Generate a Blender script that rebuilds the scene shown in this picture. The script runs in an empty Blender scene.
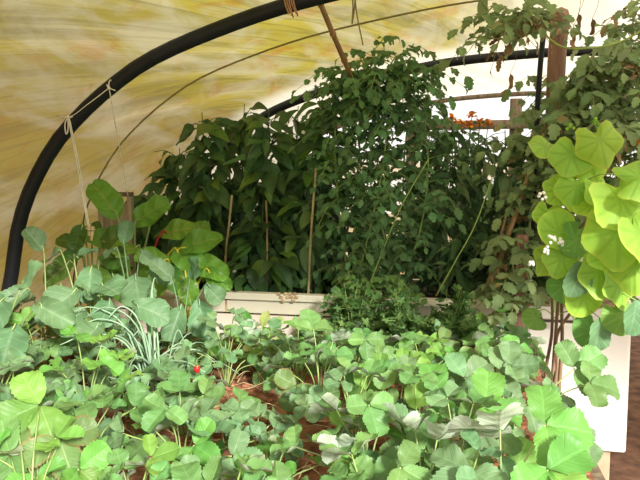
import bpy, math, random
from mathutils import Vector, Matrix, noise

sc = bpy.context.scene
COL = sc.collection
PI = math.pi
V = Vector
F = 628.0
CAMZ = 1.4
PITCH = 0.09
YAW = 0.2
AX = V((math.sin(YAW), math.cos(YAW), 0))      # along the tunnel
SX = V((math.cos(YAW), -math.sin(YAW), 0))     # across the tunnel
UP = V((0, 0, 1))
CAM = V((0, 0, CAMZ))
SOIL = 0.62                                    # soil level of the strawberry bed


def P(u, d, z):
    return SX * u + AX * d + UP * z


def ray(px, py):
    x = (px - 320) / F
    y = -(py - 240) / F
    c, s = math.cos(PITCH), math.sin(PITCH)
    return V((x, c + y * s, -s + y * c))


def at(px, py, d):
    r = ray(px, py)
    return CAM + r * (d / r.dot(AX))


def atz(px, py, z):
    r = ray(px, py)
    return CAM + r * ((z - CAMZ) / r.z)


def ud(p):
    return p.dot(SX), p.dot(AX)


def spline(pts, n):
    """n+1 points along a Catmull-Rom curve through pts."""
    pts = [V(p) for p in pts]
    if len(pts) == 2:
        return [pts[0].lerp(pts[1], i / n) for i in range(n + 1)]
    q = [pts[0] * 2 - pts[1]] + pts + [pts[-1] * 2 - pts[-2]]
    m = len(pts) - 1
    out = []
    for i in range(n + 1):
        t = i / n * m
        k = min(int(t), m - 1)
        f = t - k
        a, b, c, d = q[k:k + 4]
        out.append(0.5 * ((2 * b) + (c - a) * f + (2 * a - 5 * b + 4 * c - d) * f * f + (3 * b - a - 3 * c + d) * f ** 3))
    return out


# ------------------------------------------------------------------ mesh building
class MB:
    def __init__(self):
        self.v, self.f, self.uv, self.m = [], [], [], []

    def add(self, verts, faces, uvs=None, mi=0):
        b = len(self.v)
        self.v += verts
        self.f += [tuple(b + i for i in f) for f in faces]
        self.uv += uvs if uvs else [(0.5, 0.5)] * len(verts)
        self.m += [mi] * len(faces)

    def tube(self, pts, r0, r1=None, n=6, mi=0, cap=True):
        r1 = r0 if r1 is None else r1
        verts, faces, uvs = [], [], []
        k = len(pts)
        nrm = None
        for i, p in enumerate(pts):
            t = (pts[min(i + 1, k - 1)] - pts[max(i - 1, 0)])
            if t.length < 1e-9:
                t = V((0, 0, 1))
            t.normalize()
            if nrm is None:
                nrm = t.orthogonal().normalized()
            nrm = (nrm - t * nrm.dot(t))
            nrm = nrm.normalized() if nrm.length > 1e-6 else t.orthogonal().normalized()
            bn = t.cross(nrm)
            r = r0 + (r1 - r0) * i / max(1, k - 1)
            for j in range(n):
                a = 2 * PI * j / n
                verts.append(p + nrm * (math.cos(a) * r) + bn * (math.sin(a) * r))
                uvs.append((j / n, i / max(1, k - 1)))
        for i in range(k - 1):
            for j in range(n):
                faces.append((i * n + j, i * n + (j + 1) % n, (i + 1) * n + (j + 1) % n, (i + 1) * n + j))
        if cap:
            faces.append(tuple(range(n - 1, -1, -1)))
            faces.append(tuple((k - 1) * n + j for j in range(n)))
        self.add(verts, faces, uvs, mi)

    def box(self, o, ex, ey, ez, mi=0):
        """box with corner o and edge vectors"""
        vs = [o + ex * a + ey * b + ez * c for c in (0, 1) for b in (0, 1) for a in (0, 1)]
        fs = [(0, 2, 3, 1), (4, 5, 7, 6), (0, 1, 5, 4), (2, 6, 7, 3), (0, 4, 6, 2), (1, 3, 7, 5)]
        self.add(vs, fs, None, mi)

    def blob(self, c, r, n=6, sq=(1, 1, 1), mi=0):
        vs, fs = [], []
        for i in range(n + 1):
            th = PI * i / n
            for j in range(2 * n):
                ph = PI * j / n
                vs.append(c + V((math.sin(th) * math.cos(ph) * r * sq[0], math.sin(th) * math.sin(ph) * r * sq[1], math.cos(th) * r * sq[2])))
        for i in range(n):
            for j in range(2 * n):
                fs.append((i * 2 * n + j, (i + 1) * 2 * n + j, (i + 1) * 2 * n + (j + 1) % (2 * n), i * 2 * n + (j + 1) % (2 * n)))
        self.add(vs, fs, None, mi)

    # a leaf blade with a midrib fold, curl along its length, rippled and toothed margin
    def leaf(self, M, L, W, peak=.45, tip=.6, base=.7, fold=.2, curl=.3, wave=.05, serr=.0, nt=8, n=2, ph=0., quilt=0., mi=0):
        verts, faces, uvs = [], [], []
        # w(t) = t^base (1-t)^tip, normalised to 1 at its peak
        pk = base / (base + tip)
        nm = pk ** base * (1 - pk) ** tip
        for i in range(nt + 1):
            t = i / nt
            tw = min(max(t, 0.012), 0.985)
            w = W * tw ** base * (1 - tw) ** tip / nm
            if abs(curl) > 1e-3:
                y0 = L * math.sin(curl * t) / curl
                z0 = -L * (1 - math.cos(curl * t)) / curl
            else:
                y0, z0 = L * t, 0
            ca, sa = math.cos(curl * t), -math.sin(curl * t)
            for j in range(-n, n + 1):
                s = j / n
                e = abs(s)
                ww = w
                yy = 0
                if e > .99 and serr:
                    ww = w * (1 + (serr if i % 2 else -serr))
                    yy = serr * L * .25 * (1 if i % 2 else -1)
                x = s * ww * math.cos(fold * e)
                h = e * ww * math.sin(fold) + wave * L * e * e * math.sin(ph + t * 9 + (2 if s > 0 else 0)) + quilt * L * math.sin(t * PI * 7 - e * 3.) * (1 - e) * e * 2
                verts.append(M @ V((x, y0 + yy * ca - h * sa * 1.0, z0 + yy * sa + h * ca)))
                uvs.append((s * .5 + .5, t))
        k = 2 * n + 1
        for i in range(nt):
            for j in range(k - 1):
                faces.append((i * k + j, i * k + j + 1, (i + 1) * k + j + 1, (i + 1) * k + j))
        self.add(verts, faces, uvs, mi)

    # a round, heart-shaped or lobed blade built out from the point where its stalk joins
    def round_leaf(self, M, R, lobes=0, depth=.0, cup=.2, wave=.05, notch=.75, tipx=.25, rings=4, seg=26, ph=0., serr=0., mi=0):
        verts, faces, uvs = [M @ V((0, 0, 0))], [], [(.5, 0)]
        for r in range(1, rings + 1):
            q = r / rings
            for j in range(seg):
                a = -PI + 2 * PI * (j + .5) / seg          # 0 = towards the tip
                rr = 1 + tipx * max(0, math.cos(a)) ** 6
                back = max(0, (abs(a) - 2.35) / (PI - 2.35))
                rr *= 1 - notch * back ** 1.6
                if lobes:
                    rr *= 1 - depth * (.5 + .5 * math.cos(a * lobes + PI))
                if serr and r == rings:
                    rr *= 1 + (serr if j % 2 else -serr)
                rr *= R * q
                z = cup * R * q * q + wave * R * q * q * math.sin(a * 4 + ph)
                verts.append(M @ V((math.sin(a) * rr, math.cos(a) * rr + 0.0, z)))
                uvs.append((.5 + a / (2 * PI), q))
        for j in range(seg):
            faces.append((0, 1 + (j + 1) % seg, 1 + j))
        for r in range(rings - 1):
            for j in range(seg):
                a, b = 1 + r * seg, 1 + (r + 1) * seg
                faces.append((a + j, a + (j + 1) % seg, b + (j + 1) % seg, b + j))
        self.add(verts, faces, uvs, mi)

    def obj(self, name, mats, parent=None, origin=None, smooth=True):
        me = bpy.data.meshes.new(name)
        if origin is not None:
            vv = [tuple(p - origin) for p in self.v]
        else:
            vv = [tuple(p) for p in self.v]
        me.from_pydata(vv, [], self.f)
        uvl = me.uv_layers.new(name='UVMap')
        idx = [0] * len(me.loops)
        me.loops.foreach_get('vertex_index', idx)
        flat = []
        for i in idx:
            flat += self.uv[i]
        uvl.data.foreach_set('uv', flat)
        if not isinstance(mats, (list, tuple)):
            mats = [mats]
        for m in mats:
            me.materials.append(m)
        me.polygons.foreach_set('material_index', self.m)
        me.polygons.foreach_set('use_smooth', [smooth] * len(self.f))
        me.update()
        o = bpy.data.objects.new(name, me)
        COL.objects.link(o)
        if parent is not None:
            o.parent = parent
        elif origin is not None:
            o.location = origin
        return o


def basis(pos, d, up):
    y = V(d).normalized()
    x = y.cross(up)
    if x.length < 1e-4:
        x = y.orthogonal()
    x.normalize()
    z = x.cross(y)
    return Matrix(((x.x, y.x, z.x, pos.x), (x.y, y.y, z.y, pos.y), (x.z, y.z, z.z, pos.z), (0, 0, 0, 1)))


def tag(o, label, cat, group=None, kind=None):
    o['label'] = label
    o['category'] = cat
    if group:
        o['group'] = group
    if kind:
        o['kind'] = kind
    return o


def thing(name, label, cat, loc, group=None):
    o = bpy.data.objects.new(name, None)
    COL.objects.link(o)
    o.location = loc
    o.empty_display_size = .05
    return tag(o, label, cat, group)


def struct(o):
    o['kind'] = 'structure'
    return o


# ------------------------------------------------------------------ materials
class NT:
    def __init__(self, name):
        self.mat = bpy.data.materials.new(name)
        self.mat.use_nodes = True
        self.t = self.mat.node_tree
        self.t.nodes.clear()

    def n(self, typ, ins=None, **kw):
        nd = self.t.nodes.new(typ)
        for k, v in kw.items():
            setattr(nd, k, v)
        for k, v in (ins or {}).items():
            s = nd.inputs[k]
            if isinstance(v, bpy.types.NodeSocket):
                self.t.links.new(v, s)
            else:
                if s.type == 'RGBA' and len(v) == 3:
                    v = (*v, 1)
                s.default_value = v
        return nd

    def math(self, op, a, b=0., c=0., clamp=False):
        return self.n('ShaderNodeMath', {0: a, 1: b, 2: c}, operation=op, use_clamp=clamp).outputs[0]

    def mix(self, f, a, b, blend='MIX'):
        nd = self.n('ShaderNodeMix', None, data_type='RGBA', blend_type=blend)
        for i, v in ((0, f), (6, a), (7, b)):
            s = nd.inputs[i]
            if isinstance(v, bpy.types.NodeSocket):
                self.t.links.new(v, s)
            else:
                s.default_value = (*v, 1) if i > 0 else v
        return nd.outputs[2]

    def step(self, x, a, b):
        return self.n('ShaderNodeMapRange', {0: x, 1: a, 2: b, 3: 0., 4: 1.}, interpolation_type='SMOOTHSTEP').outputs[0]

    def noise(self, vec, scale, detail=4, dist=0., rough=.55):
        return self.n('ShaderNodeTexNoise', {'Vector': vec, 'Scale': scale, 'Detail': detail, 'Distortion': dist, 'Roughness': rough}).outputs[0]

    def out(self, sh):
        self.n('ShaderNodeOutputMaterial', {'Surface': sh})
        return self.mat


def leaf_mat(name, top, under=None, vein=None, vk=7., va=2.2, vs=.5, tl=.3, rough=.45, var=.25, spec=.35, edge=None, radial=False, blotch=None, hue=.02):
    N = NT(name)
    under = under or tuple(min(1, c * 1.25 + .03) for c in top)
    vein = vein or tuple(min(1, c * 1.5 + .04) for c in top)
    uv = N.n('ShaderNodeTexCoord').outputs['UV']
    ob = N.n('ShaderNodeTexCoord').outputs['Object']
    sp = N.n('ShaderNodeSeparateXYZ', {0: uv})
    u, t = sp.outputs[0], sp.outputs[1]
    if radial:
        f = N.math('FRACT', N.math('MULTIPLY', u, vk))
        g = N.math('ABSOLUTE', N.math('SUBTRACT', f, .5))
        vm = N.math('SUBTRACT', 1., N.step(N.math('MULTIPLY', g, t), .03, .11))
        s = N.math('SUBTRACT', t, .0)
        s_edge = t
    else:
        s = N.math('ABSOLUTE', N.math('MULTIPLY_ADD', u, 2., -1.))
        f = N.math('FRACT', N.math('SUBTRACT', N.math('MULTIPLY', t, vk), N.math('MULTIPLY', s, va)))
        g = N.math('ABSOLUTE', N.math('SUBTRACT', f, .5))
        side = N.math('SUBTRACT', 1., N.step(g, .03, .16))
        mid = N.math('SUBTRACT', 1., N.step(s, .03, .13))
        vm = N.math('MAXIMUM', N.math('MULTIPLY', side, .65), mid)
        s_edge = s
    ns = N.noise(ob, 28., 3)
    isl = N.n('ShaderNodeNewGeometry')
    rnd = isl.outputs['Random Per Island']
    ornd = N.n('ShaderNodeObjectInfo').outputs['Random']
    rr = N.math('FRACT', N.math('ADD', rnd, ornd))
    c = N.mix(N.math('MULTIPLY', vm, vs), top, vein)
    c = N.mix(N.step(ns, .35, .75), c, N.mix(.4, c, tuple(x * .72 for x in top)))
    if edge:
        c = N.mix(N.math('MULTIPLY', N.step(s_edge, .8, 1.), .8), c, edge)
    if blotch:
        bl = N.math('MULTIPLY', N.step(N.noise(ob, 11., 2), .56, .68), N.step(rr, .45, .9))
        c = N.mix(bl, c, blotch)
    cu = N.mix(N.math('MULTIPLY', vm, .35), under, tuple(min(1, x * 1.2 + .04) for x in under))
    c = N.mix(isl.outputs['Backfacing'], c, cu)
    hsv = N.n('ShaderNodeHueSaturation', {'Hue': N.math('MULTIPLY_ADD', rr, hue * 2, .5 - hue), 'Saturation': 1.,
                                          'Value': N.math('MULTIPLY_ADD', N.math('FRACT', N.math('MULTIPLY', rr, 7.31)), 2 * var, 1 - var), 'Color': c}).outputs[0]
    bmp = N.n('ShaderNodeBump', {'Strength': .35, 'Distance': .004, 'Height': N.math('MULTIPLY', vm, -1.)}).outputs[0]
    pr = N.n('ShaderNodeBsdfPrincipled', {'Base Color': hsv, 'Roughness': rough, 'Specular IOR Level': spec, 'Normal': bmp}).outputs[0]
    tc = N.n('ShaderNodeHueSaturation', {'Hue': .492, 'Saturation': 1.1, 'Value': 1.2, 'Color': hsv}).outputs[0]
    tr = N.n('ShaderNodeBsdfTranslucent', {'Color': tc}).outputs[0]
    return N.out(N.n('ShaderNodeMixShader', {0: tl, 1: pr, 2: tr}).outputs[0])


def plain(name, col, rough=.6, var=.15, nscale=12., col2=None, spec=.3, stretch=None, bump=0., metallic=0.):
    N = NT(name)
    ob = N.n('ShaderNodeTexCoord').outputs['Object']
    if stretch:
        ob = N.n('ShaderNodeMapping', {'Vector': ob, 'Scale': stretch}).outputs[0]
    ns = N.noise(ob, nscale, 5)
    c = N.mix(N.step(ns, .3, .72), tuple(x * (1 - var) for x in col), col2 or tuple(min(1, x * (1 + var)) for x in col))
    ins = {'Base Color': c, 'Roughness': rough, 'Specular IOR Level': spec, 'Metallic': metallic}
    if bump:
        ins['Normal'] = N.n('ShaderNodeBump', {'Strength': bump, 'Distance': .01, 'Height': ns}).outputs[0]
    return N.out(N.n('ShaderNodeBsdfPrincipled', ins).outputs[0])


def cover_mat(name, pale, yellow, ochre, olive, clean, clear=0.):
    """algae-stained polythene; UV = (metres round the arch from the apex, metres along the tunnel)"""
    N = NT(name)
    uv = N.n('ShaderNodeTexCoord').outputs['UV']
    sp = N.n('ShaderNodeSeparateXYZ', {0: uv})
    a, d = sp.outputs[0], sp.outputs[1]
    mp = N.n('ShaderNodeMapping', {'Vector': uv, 'Scale': (2.6, .9, 1.)}).outputs[0]
    q = N.math('MULTIPLY_ADD', d, -.42, a)
    cq = N.n('ShaderNodeCombineXYZ', {0: q, 1: d, 2: 0.}).outputs[0]
    mp2 = N.n('ShaderNodeMapping', {'Vector': cq, 'Scale': (5., .55, 1.)}).outputs[0]
    mp4 = N.n('ShaderNodeMapping', {'Vector': cq, 'Scale': (7., .35, 1.), 'Location': (5., 2., 0)}).outputs[0]
    mp3 = N.n('ShaderNodeMapping', {'Vector': uv, 'Scale': (3.2, 2.2, 1.), 'Location': (3.1, 1.7, 0)}).outputs[0]
    n1 = N.noise(mp, 1.6, 6, .8, .6)
    n2 = N.noise(mp2, 1.5, 5, 1.2, .6)
    n3 = N.noise(mp3, 1.3, 5, .6, .62)
    left = N.step(N.math('MULTIPLY', a, -1.), -.35, 1.0)       # 1 on the stained side wall, 0 over the apex
    c = N.mix(N.step(n1, .38, .62), pale, yellow)
    c = N.mix(N.math('MULTIPLY', N.step(n3, .5, .66), .85), c, ochre)
    c = N.mix(N.math('MULTIPLY', N.step(n2, .48, .7), .7), c, olive)
    fold = N.math('SUBTRACT', 1., N.step(N.math('ABSOLUTE', N.math('SUBTRACT', N.noise(mp4, 1.3, 3, .6, .5), .5)), .004, .035))  # fold creases drawn into the colour as thin darker lines
    c = N.mix(N.math('MULTIPLY', fold, .5), c, olive)
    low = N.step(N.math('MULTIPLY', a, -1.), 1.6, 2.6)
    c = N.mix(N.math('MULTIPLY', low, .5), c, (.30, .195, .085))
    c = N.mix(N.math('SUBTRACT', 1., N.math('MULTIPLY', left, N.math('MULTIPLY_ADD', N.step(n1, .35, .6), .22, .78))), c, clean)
    c = N.mix(N.math('MULTIPLY', N.step(d, 3.9, 4.25), .92), c, clean)
    bmp = N.n('ShaderNodeBump', {'Strength': .25, 'Distance': .03, 'Height': n2}).outputs[0]
    tr = N.n('ShaderNodeBsdfTranslucent', {'Color': c, 'Normal': bmp}).outputs[0]
    df = N.n('ShaderNodeBsdfDiffuse', {'Color': c, 'Normal': bmp}).outputs[0]
    sh = N.n('ShaderNodeMixShader', {0: .3, 1: tr, 2: df}).outputs[0]
    if clear:
        tp = N.n('ShaderNodeBsdfTransparent', {'Color': c}).outputs[0]
        sh = N.n('ShaderNodeMixShader', {0: clear, 1: sh, 2: tp}).outputs[0]
    return N.out(sh)


M = {}
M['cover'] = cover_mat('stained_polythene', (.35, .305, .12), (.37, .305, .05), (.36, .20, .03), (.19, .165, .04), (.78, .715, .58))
M['end'] = cover_mat('end_polythene', (.95, .92, .85), (.95, .92, .85), (.7, .4, .08), (.9, .8, .6), (.97, .95, .92), .8)
M['pipe'] = plain('black_pipe', (.012, .013, .017), .45, .2)
M['rib'] = plain('thin_rope', (.26, .21, .08), .8)
M['string'] = plain('pale_twine', (.75, .70, .58), .9)
M['twine'] = plain('brown_twine', (.42, .24, .13), .9)
M['bamboo'] = plain('bamboo', (.36, .20, .09), .5, .25, 6, stretch=(1, 1, .2))
M['cane'] = plain('dry_cane', (.38, .24, .11), .6, .3, 9)
M['palecane'] = plain('pale_cane', (.46, .36, .18), .6, .25, 9)
M['wood'] = plain('weathered_wood', (.20, .15, .10), .8, .35, 9, stretch=(4, 4, .5), bump=.4)
M['greywood'] = plain('grey_wood', (.46, .38, .29), .85, .3, 9, stretch=(4, 4, .5), bump=.4)
M['post'] = plain('brown_post', (.30, .165, .115), .8, .35, 7, stretch=(5, 5, .6), bump=.5)
M['block'] = plain('pale_block', (.42, .33, .22), .8, .25, 8, bump=.4)
M['cream'] = plain('cream_board', (.82, .76, .60), .55, .07, 4, col2=(.86, .80, .66))
M['pink'] = plain('pinkish_board', (.80, .70, .59), .55, .06, 4, col2=(.84, .75, .65))
M['white'] = plain('white_enamel', (.86, .82, .77), .4, .04, 3)
M['seal'] = plain('dark_seal', (.10, .075, .06), .7)
M['rust'] = plain('rust_stain', (.50, .34, .19), .8, .4, 20)
M['soil'] = plain('red_soil', (.28, .11, .055), .95, .5, 14, col2=(.46, .21, .12), bump=.8)
M['floor'] = plain('path_earth', (.10, .05, .03), .95, .4, 9, col2=(.20, .10, .06), bump=.8)
M['darksoil'] = plain('dark_soil', (.06, .03, .02), .95, .4, 14, bump=.8)
M['outside'] = plain('outside_ground', (.35, .30, .18), .95, .3, 1.5)
M['chip'] = plain('bark_chip', (.42, .15, .08), .9, .5, 30, col2=(.55, .24, .13))
M['straw'] = plain('straw', (.58, .45, .24), .8, .3, 20)
M['red'] = plain('red_fruit', (.45, .02, .02), .35, .2, 40)
M['petal'] = plain('white_petal', (.88, .86, .80), .7, .05)
M['yellow'] = plain('yellow_petal', (.85, .62, .04), .7, .1)
M['orange'] = plain('orange_petal', (.75, .30, .04), .7, .2)

STALK = {k: plain('stalk_' + k, c, .5, .15) for k, c in dict(
    green=(.30, .42, .12), pale=(.34, .44, .16), yellow=(.72, .62, .06), red=(.48, .03, .05), dark=(.07, .12, .03), brown=(.20, .12, .07), blue=(.24, .36, .20), lime=(.34, .45, .11), olive=(.28, .30, .12)).items()}

LM = {}
LM['straw_a'] = leaf_mat('strawberry_leaf', (.145, .29, .085), (.40, .49, .34), vk=8, va=2.6, vs=.3, tl=.18, var=.22)
LM['straw_b'] = leaf_mat('strawberry_leaf_bluish', (.155, .275, .12), (.44, .52, .39), vk=8, va=2.6, vs=.3, tl=.16, var=.2)
LM['straw_c'] = leaf_mat('strawberry_leaf_fresh', (.17, .37, .07), (.40, .50, .29), vk=8, va=2.6, vs=.3, tl=.24, var=.2)
LM['straw_d'] = leaf_mat('strawberry_leaf_worn', (.15, .26, .08), (.36, .42, .28), vk=8, va=2.6, vs=.3, tl=.18, var=.25, edge=(.30, .17, .07), blotch=(.40, .28, .10))
LM['pepper'] = leaf_mat('pepper_leaf', (.075, .16, .05), (.13, .21, .09), vk=6, va=1.8, vs=.3, tl=.22, rough=.4, var=.35, spec=.3)
LM['pepper_light'] = leaf_mat('pepper_leaf_light', (.15, .28, .05), (.16, .26, .08), vk=6, va=1.8, vs=.3, tl=.3, rough=.4, var=.3)
LM['tomato'] = leaf_mat('tomato_leaf', (.135, .27, .105), (.20, .31, .15), vk=6, va=1.5, vs=.3, tl=.28, rough=.6, var=.3)
LM['tomato_r'] = leaf_mat('tomato_leaf_brightened', (.24, .34, .14), (.34, .42, .24), vk=6, va=1.5, vs=.3, tl=.3, rough=.65, var=.3, blotch=(.35, .24, .10))  # muted green, with light from the right brightened into the colour
LM['chilli'] = leaf_mat('chilli_leaf', (.065, .135, .045), (.12, .19, .09), vk=6, va=1.8, vs=.25, tl=.25, rough=.45, var=.35)
LM['lime'] = leaf_mat('lime_leaf', (.36, .59, .07), (.46, .62, .16), vein=(.19, .38, .04), vk=9, vs=.38, tl=.26, rough=.5, var=.15, edge=(.46, .60, .08), radial=True, hue=.015)
LM['limegreen'] = leaf_mat('mid_green_leaf', (.18, .36, .07), (.34, .48, .18), vein=(.30, .48, .12), vk=9, vs=.5, tl=.3, rough=.5, var=.18, radial=True)
LM['brassica'] = leaf_mat('brassica_leaf', (.14, .265, .12), (.32, .42, .30), vein=(.34, .44, .30), vk=5, va=1.5, vs=.35, tl=.2, rough=.5, var=.15)
LM['chard'] = leaf_mat('chard_leaf', (.17, .35, .045), (.22, .36, .09), vein=(.36, .42, .10), vk=7, va=1.5, vs=.5, tl=.3, rough=.35, var=.22)
LM['chard_dark'] = leaf_mat('chard_leaf_dark', (.09, .21, .035), (.14, .24, .07), vein=(.25, .30, .08), vk=7, va=1.5, vs=.5, tl=.25, rough=.35, var=.22)
LM['yellowgreen'] = leaf_mat('yellow_green_leaf', (.50, .58, .20), (.60, .66, .36), vk=5, va=1.5, vs=.3, tl=.35, var=.15)
LM['herb'] = leaf_mat('herb_leaf', (.085, .19, .05), (.18, .28, .11), vk=3, va=1., vs=.2, tl=.28, var=.3)
LM['herb_light'] = leaf_mat('herb_leaf_light', (.15, .27, .07), (.24, .34, .14), vk=3, va=1., vs=.2, tl=.28, var=.3)
LM['dry'] = leaf_mat('dried_leaf', (.28, .17, .08), (.34, .22, .12), vk=5, vs=.2, tl=.2, var=.35)
LM['chive'] = leaf_mat('chive_leaf', (.34, .50, .32), (.34, .50, .32), vs=0., tl=.1, var=.2)

# ------------------------------------------------------------------ tunnel
HALF = [(-1.70, -1.2727), (-1.73, -.8), (-1.735, -.5), (-1.70, -.33), (-1.67, -.18), (-1.61, -.03), (-1.50, .14), (-1.38, .26), (-1.25, .36),
        (-1.09, .455), (-.86, .54), (-.57, .62), (-.18, .69), (.1, .725), (.45, .745)]
APEX = .65
PROF = [V((u * 1.1, z * 1.1 + CAMZ, 0)) for u, z in HALF] + [V((APEX * 1.1, .75 * 1.1 + CAMZ, 0))] + \
       [V(((2 * APEX - u) * 1.1, z * 1.1 + CAMZ, 0)) for u, z in reversed(HALF)]
CURVE = spline(PROF, 600)
_acc = [0.]
for i in range(600):
    _acc.append(_acc[-1] + (CURVE[i + 1] - CURVE[i]).length)


def profile(n, off=0.):
    """n+1 (u, z, arc length from the apex, normal) evenly spaced round the arch"""
    tot = _acc[-1]
    out, k = [], 0
    for i in range(n + 1):
        s = tot * i / n
        while k < 599 and _acc[k + 1] < s:
            k += 1
        f = (s - _acc[k]) / max(1e-9, _acc[k + 1] - _acc[k])
        p = CURVE[k].lerp(CURVE[k + 1], min(1, f))
        t = (CURVE[min(k + 2, 600)] - CURVE[max(k - 1, 0)]).normalized()
        nv = V((-t.y, t.x, 0))
        q = p + nv * off
        out.append((q.x, max(q.y, -.02), s - tot / 2, nv))
    return out


D1, DT, D2, D3 = 2.42, 2.92, 4.27, 6.1


def hoop(d, r, label, mat, name='hoop_pipe', off=0.):
    mb = MB()
    pts = [P(u, d, max(z, 0)) for u, z, s, nv in profile(90, off)]
    mb.tube(pts, r, n=12)
    return tag(mb.obj(name, mat), label, 'pipe')


hoop(D1, .030, 'thick black plastic hoop pipe arching over the strawberry bed', M['pipe'])
hoop(D2, .030, 'black plastic hoop pipe passing behind the tall pepper and tomato plants', M['pipe'])
hoop(D3 - .02, .022, 'thin dark end hoop edging the bright far end of the tunnel', M['wood'], off=-.01)
hoop(DT, .0045, 'thin brown line round the cover between the two black hoops', M['rib'], 'cover_line', off=.0)


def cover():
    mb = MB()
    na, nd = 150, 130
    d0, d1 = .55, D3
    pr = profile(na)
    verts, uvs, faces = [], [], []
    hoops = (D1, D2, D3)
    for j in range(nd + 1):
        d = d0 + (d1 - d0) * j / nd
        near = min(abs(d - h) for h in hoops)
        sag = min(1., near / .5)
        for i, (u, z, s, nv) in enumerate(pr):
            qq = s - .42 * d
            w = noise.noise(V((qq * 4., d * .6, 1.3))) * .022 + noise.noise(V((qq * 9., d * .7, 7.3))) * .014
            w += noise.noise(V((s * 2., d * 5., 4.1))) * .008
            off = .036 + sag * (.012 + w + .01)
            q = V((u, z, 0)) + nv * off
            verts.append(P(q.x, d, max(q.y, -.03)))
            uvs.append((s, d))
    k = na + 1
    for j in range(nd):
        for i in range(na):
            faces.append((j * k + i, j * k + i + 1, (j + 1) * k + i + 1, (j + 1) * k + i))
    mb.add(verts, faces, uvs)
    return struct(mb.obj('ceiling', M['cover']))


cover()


def end_wall():
    mb = MB()
    pr = profile(60, .03)
    rows = 14
    verts, uvs, faces = [], [], []
    for i, (u, z, s, nv) in enumerate(pr):
        for r in range(rows + 1):
            zz = max(z, 0) * r / rows
            verts.append(P(u, D3 + .03 + .015 * noise.noise(V((u * 3, zz * 3, 0))), zz))
            uvs.append((-2.0 if (u < 1.2 and zz < 1.75) else 2., zz))
    k = rows + 1
    for i in range(len(pr) - 1):
        for r in range(rows):
            faces.append((i * k + r, i * k + r + 1, (i + 1) * k + r + 1, (i + 1) * k + r))
    mb.add(verts, faces, uvs)
    struct(mb.obj('wall_back', M['end']))


end_wall()

# timber door frame on the far end
a = at(516, 99, D3 - .08)
ua, _ = ud(a)
t = thing('door_frame', 'weathered timber door frame against the bright far end', 'frame', P(ua - .5, D3 - .1, 0))
mb = MB(); mb.box(P(ua - .05, D3 - .12, 0), SX * .10, AX * .06, UP * (a.z)); mb.obj('post', M['wood'], t, t.location)
mb = MB(); mb.box(P(ua - .98, D3 - .12, 0), SX * .09, AX * .06, UP * (a.z - .24)); mb.obj('post', M['wood'], t, t.location)
zz = at(480, 126, D3 - .14).z
mb = MB(); mb.box(P(ua - 1.0, D3 - .16, zz - .03), SX * 1.3, AX * .04, UP * .08); mb.obj('crossbar', M['wood'], t, t.location)

# floor, ground outside
mb = MB()
fn = 40
vs, fs = [], []
for j in range(fn + 1):
    for i in range(fn + 1):
        u = -2.0 + 5.5 * i / fn
        d = -1.5 + 7.8 * j / fn
        vs.append(P(u, d, .012 * noise.noise(V((u * 4, d * 4, 0)))))
for j in range(fn):
    for i in range(fn):
        fs.append((j * (fn + 1) + i, j * (fn + 1) + i + 1, (j + 1) * (fn + 1) + i + 1, (j + 1) * (fn + 1) + i))
mb.add(vs, fs)
struct(mb.obj('floor', M['floor']))
mb = MB(); mb.add([P(-30, -30, -.05), P(30, -30, -.05), P(30, 30, -.05), P(-30, 30, -.05)], [(0, 1, 2, 3)])
struct(mb.obj('ground', M['outside']))

# ------------------------------------------------------------------ raised bed of strawberries
BU0, BU1, BD0, BD1 = -1.82, .42, .95, 2.96
bed = thing('raised_bed', 'timber sided raised bed of red brown soil filled with strawberry plants', 'raised bed', P((BU0 + BU1) / 2, (BD0 + BD1) / 2, 0))
mb = MB()
gx, gy = 90, 80
vs, fs = [], []
for j in range(gy + 1):
    for i in range(gx + 1):
        u = BU0 + .03 + (BU1 - BU0 - .06) * i / gx
        d = BD0 + .03 + (BD1 - BD0 - .06) * j / gy
        vs.append(P(u, d, SOIL + .03 * noise.noise(V((u * 5, d * 5, 2))) + .012 * noise.noise(V((u * 22, d * 22, 5)))))
for j in range(gy):
    for i in range(gx):
        fs.append((j * (gx + 1) + i, j * (gx + 1) + i + 1, (j + 1) * (gx + 1) + i + 1, (j + 1) * (gx + 1) + i))
mb.add(vs, fs)
mb.obj('soil', M['soil'], bed, bed.location)
for nm, o, ex, ey in (('side_board', P(BU1 - .03, BD0, 0), SX * .03, AX * (BD1 - BD0)), ('side_board', P(BU0, BD0, 0), SX * .03, AX * (BD1 - BD0)),
                      ('end_board', P(BU0, BD0, 0), SX * (BU1 - BU0), AX * .03), ('end_board', P(BU0, BD1 - .03, 0), SX * (BU1 - BU0), AX * .03)):
    mb = MB()
    mb.box(o, ex, ey, UP * (SOIL + .005))
    mb.obj(nm, M['wood'], bed, bed.location, smooth=False)

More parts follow.
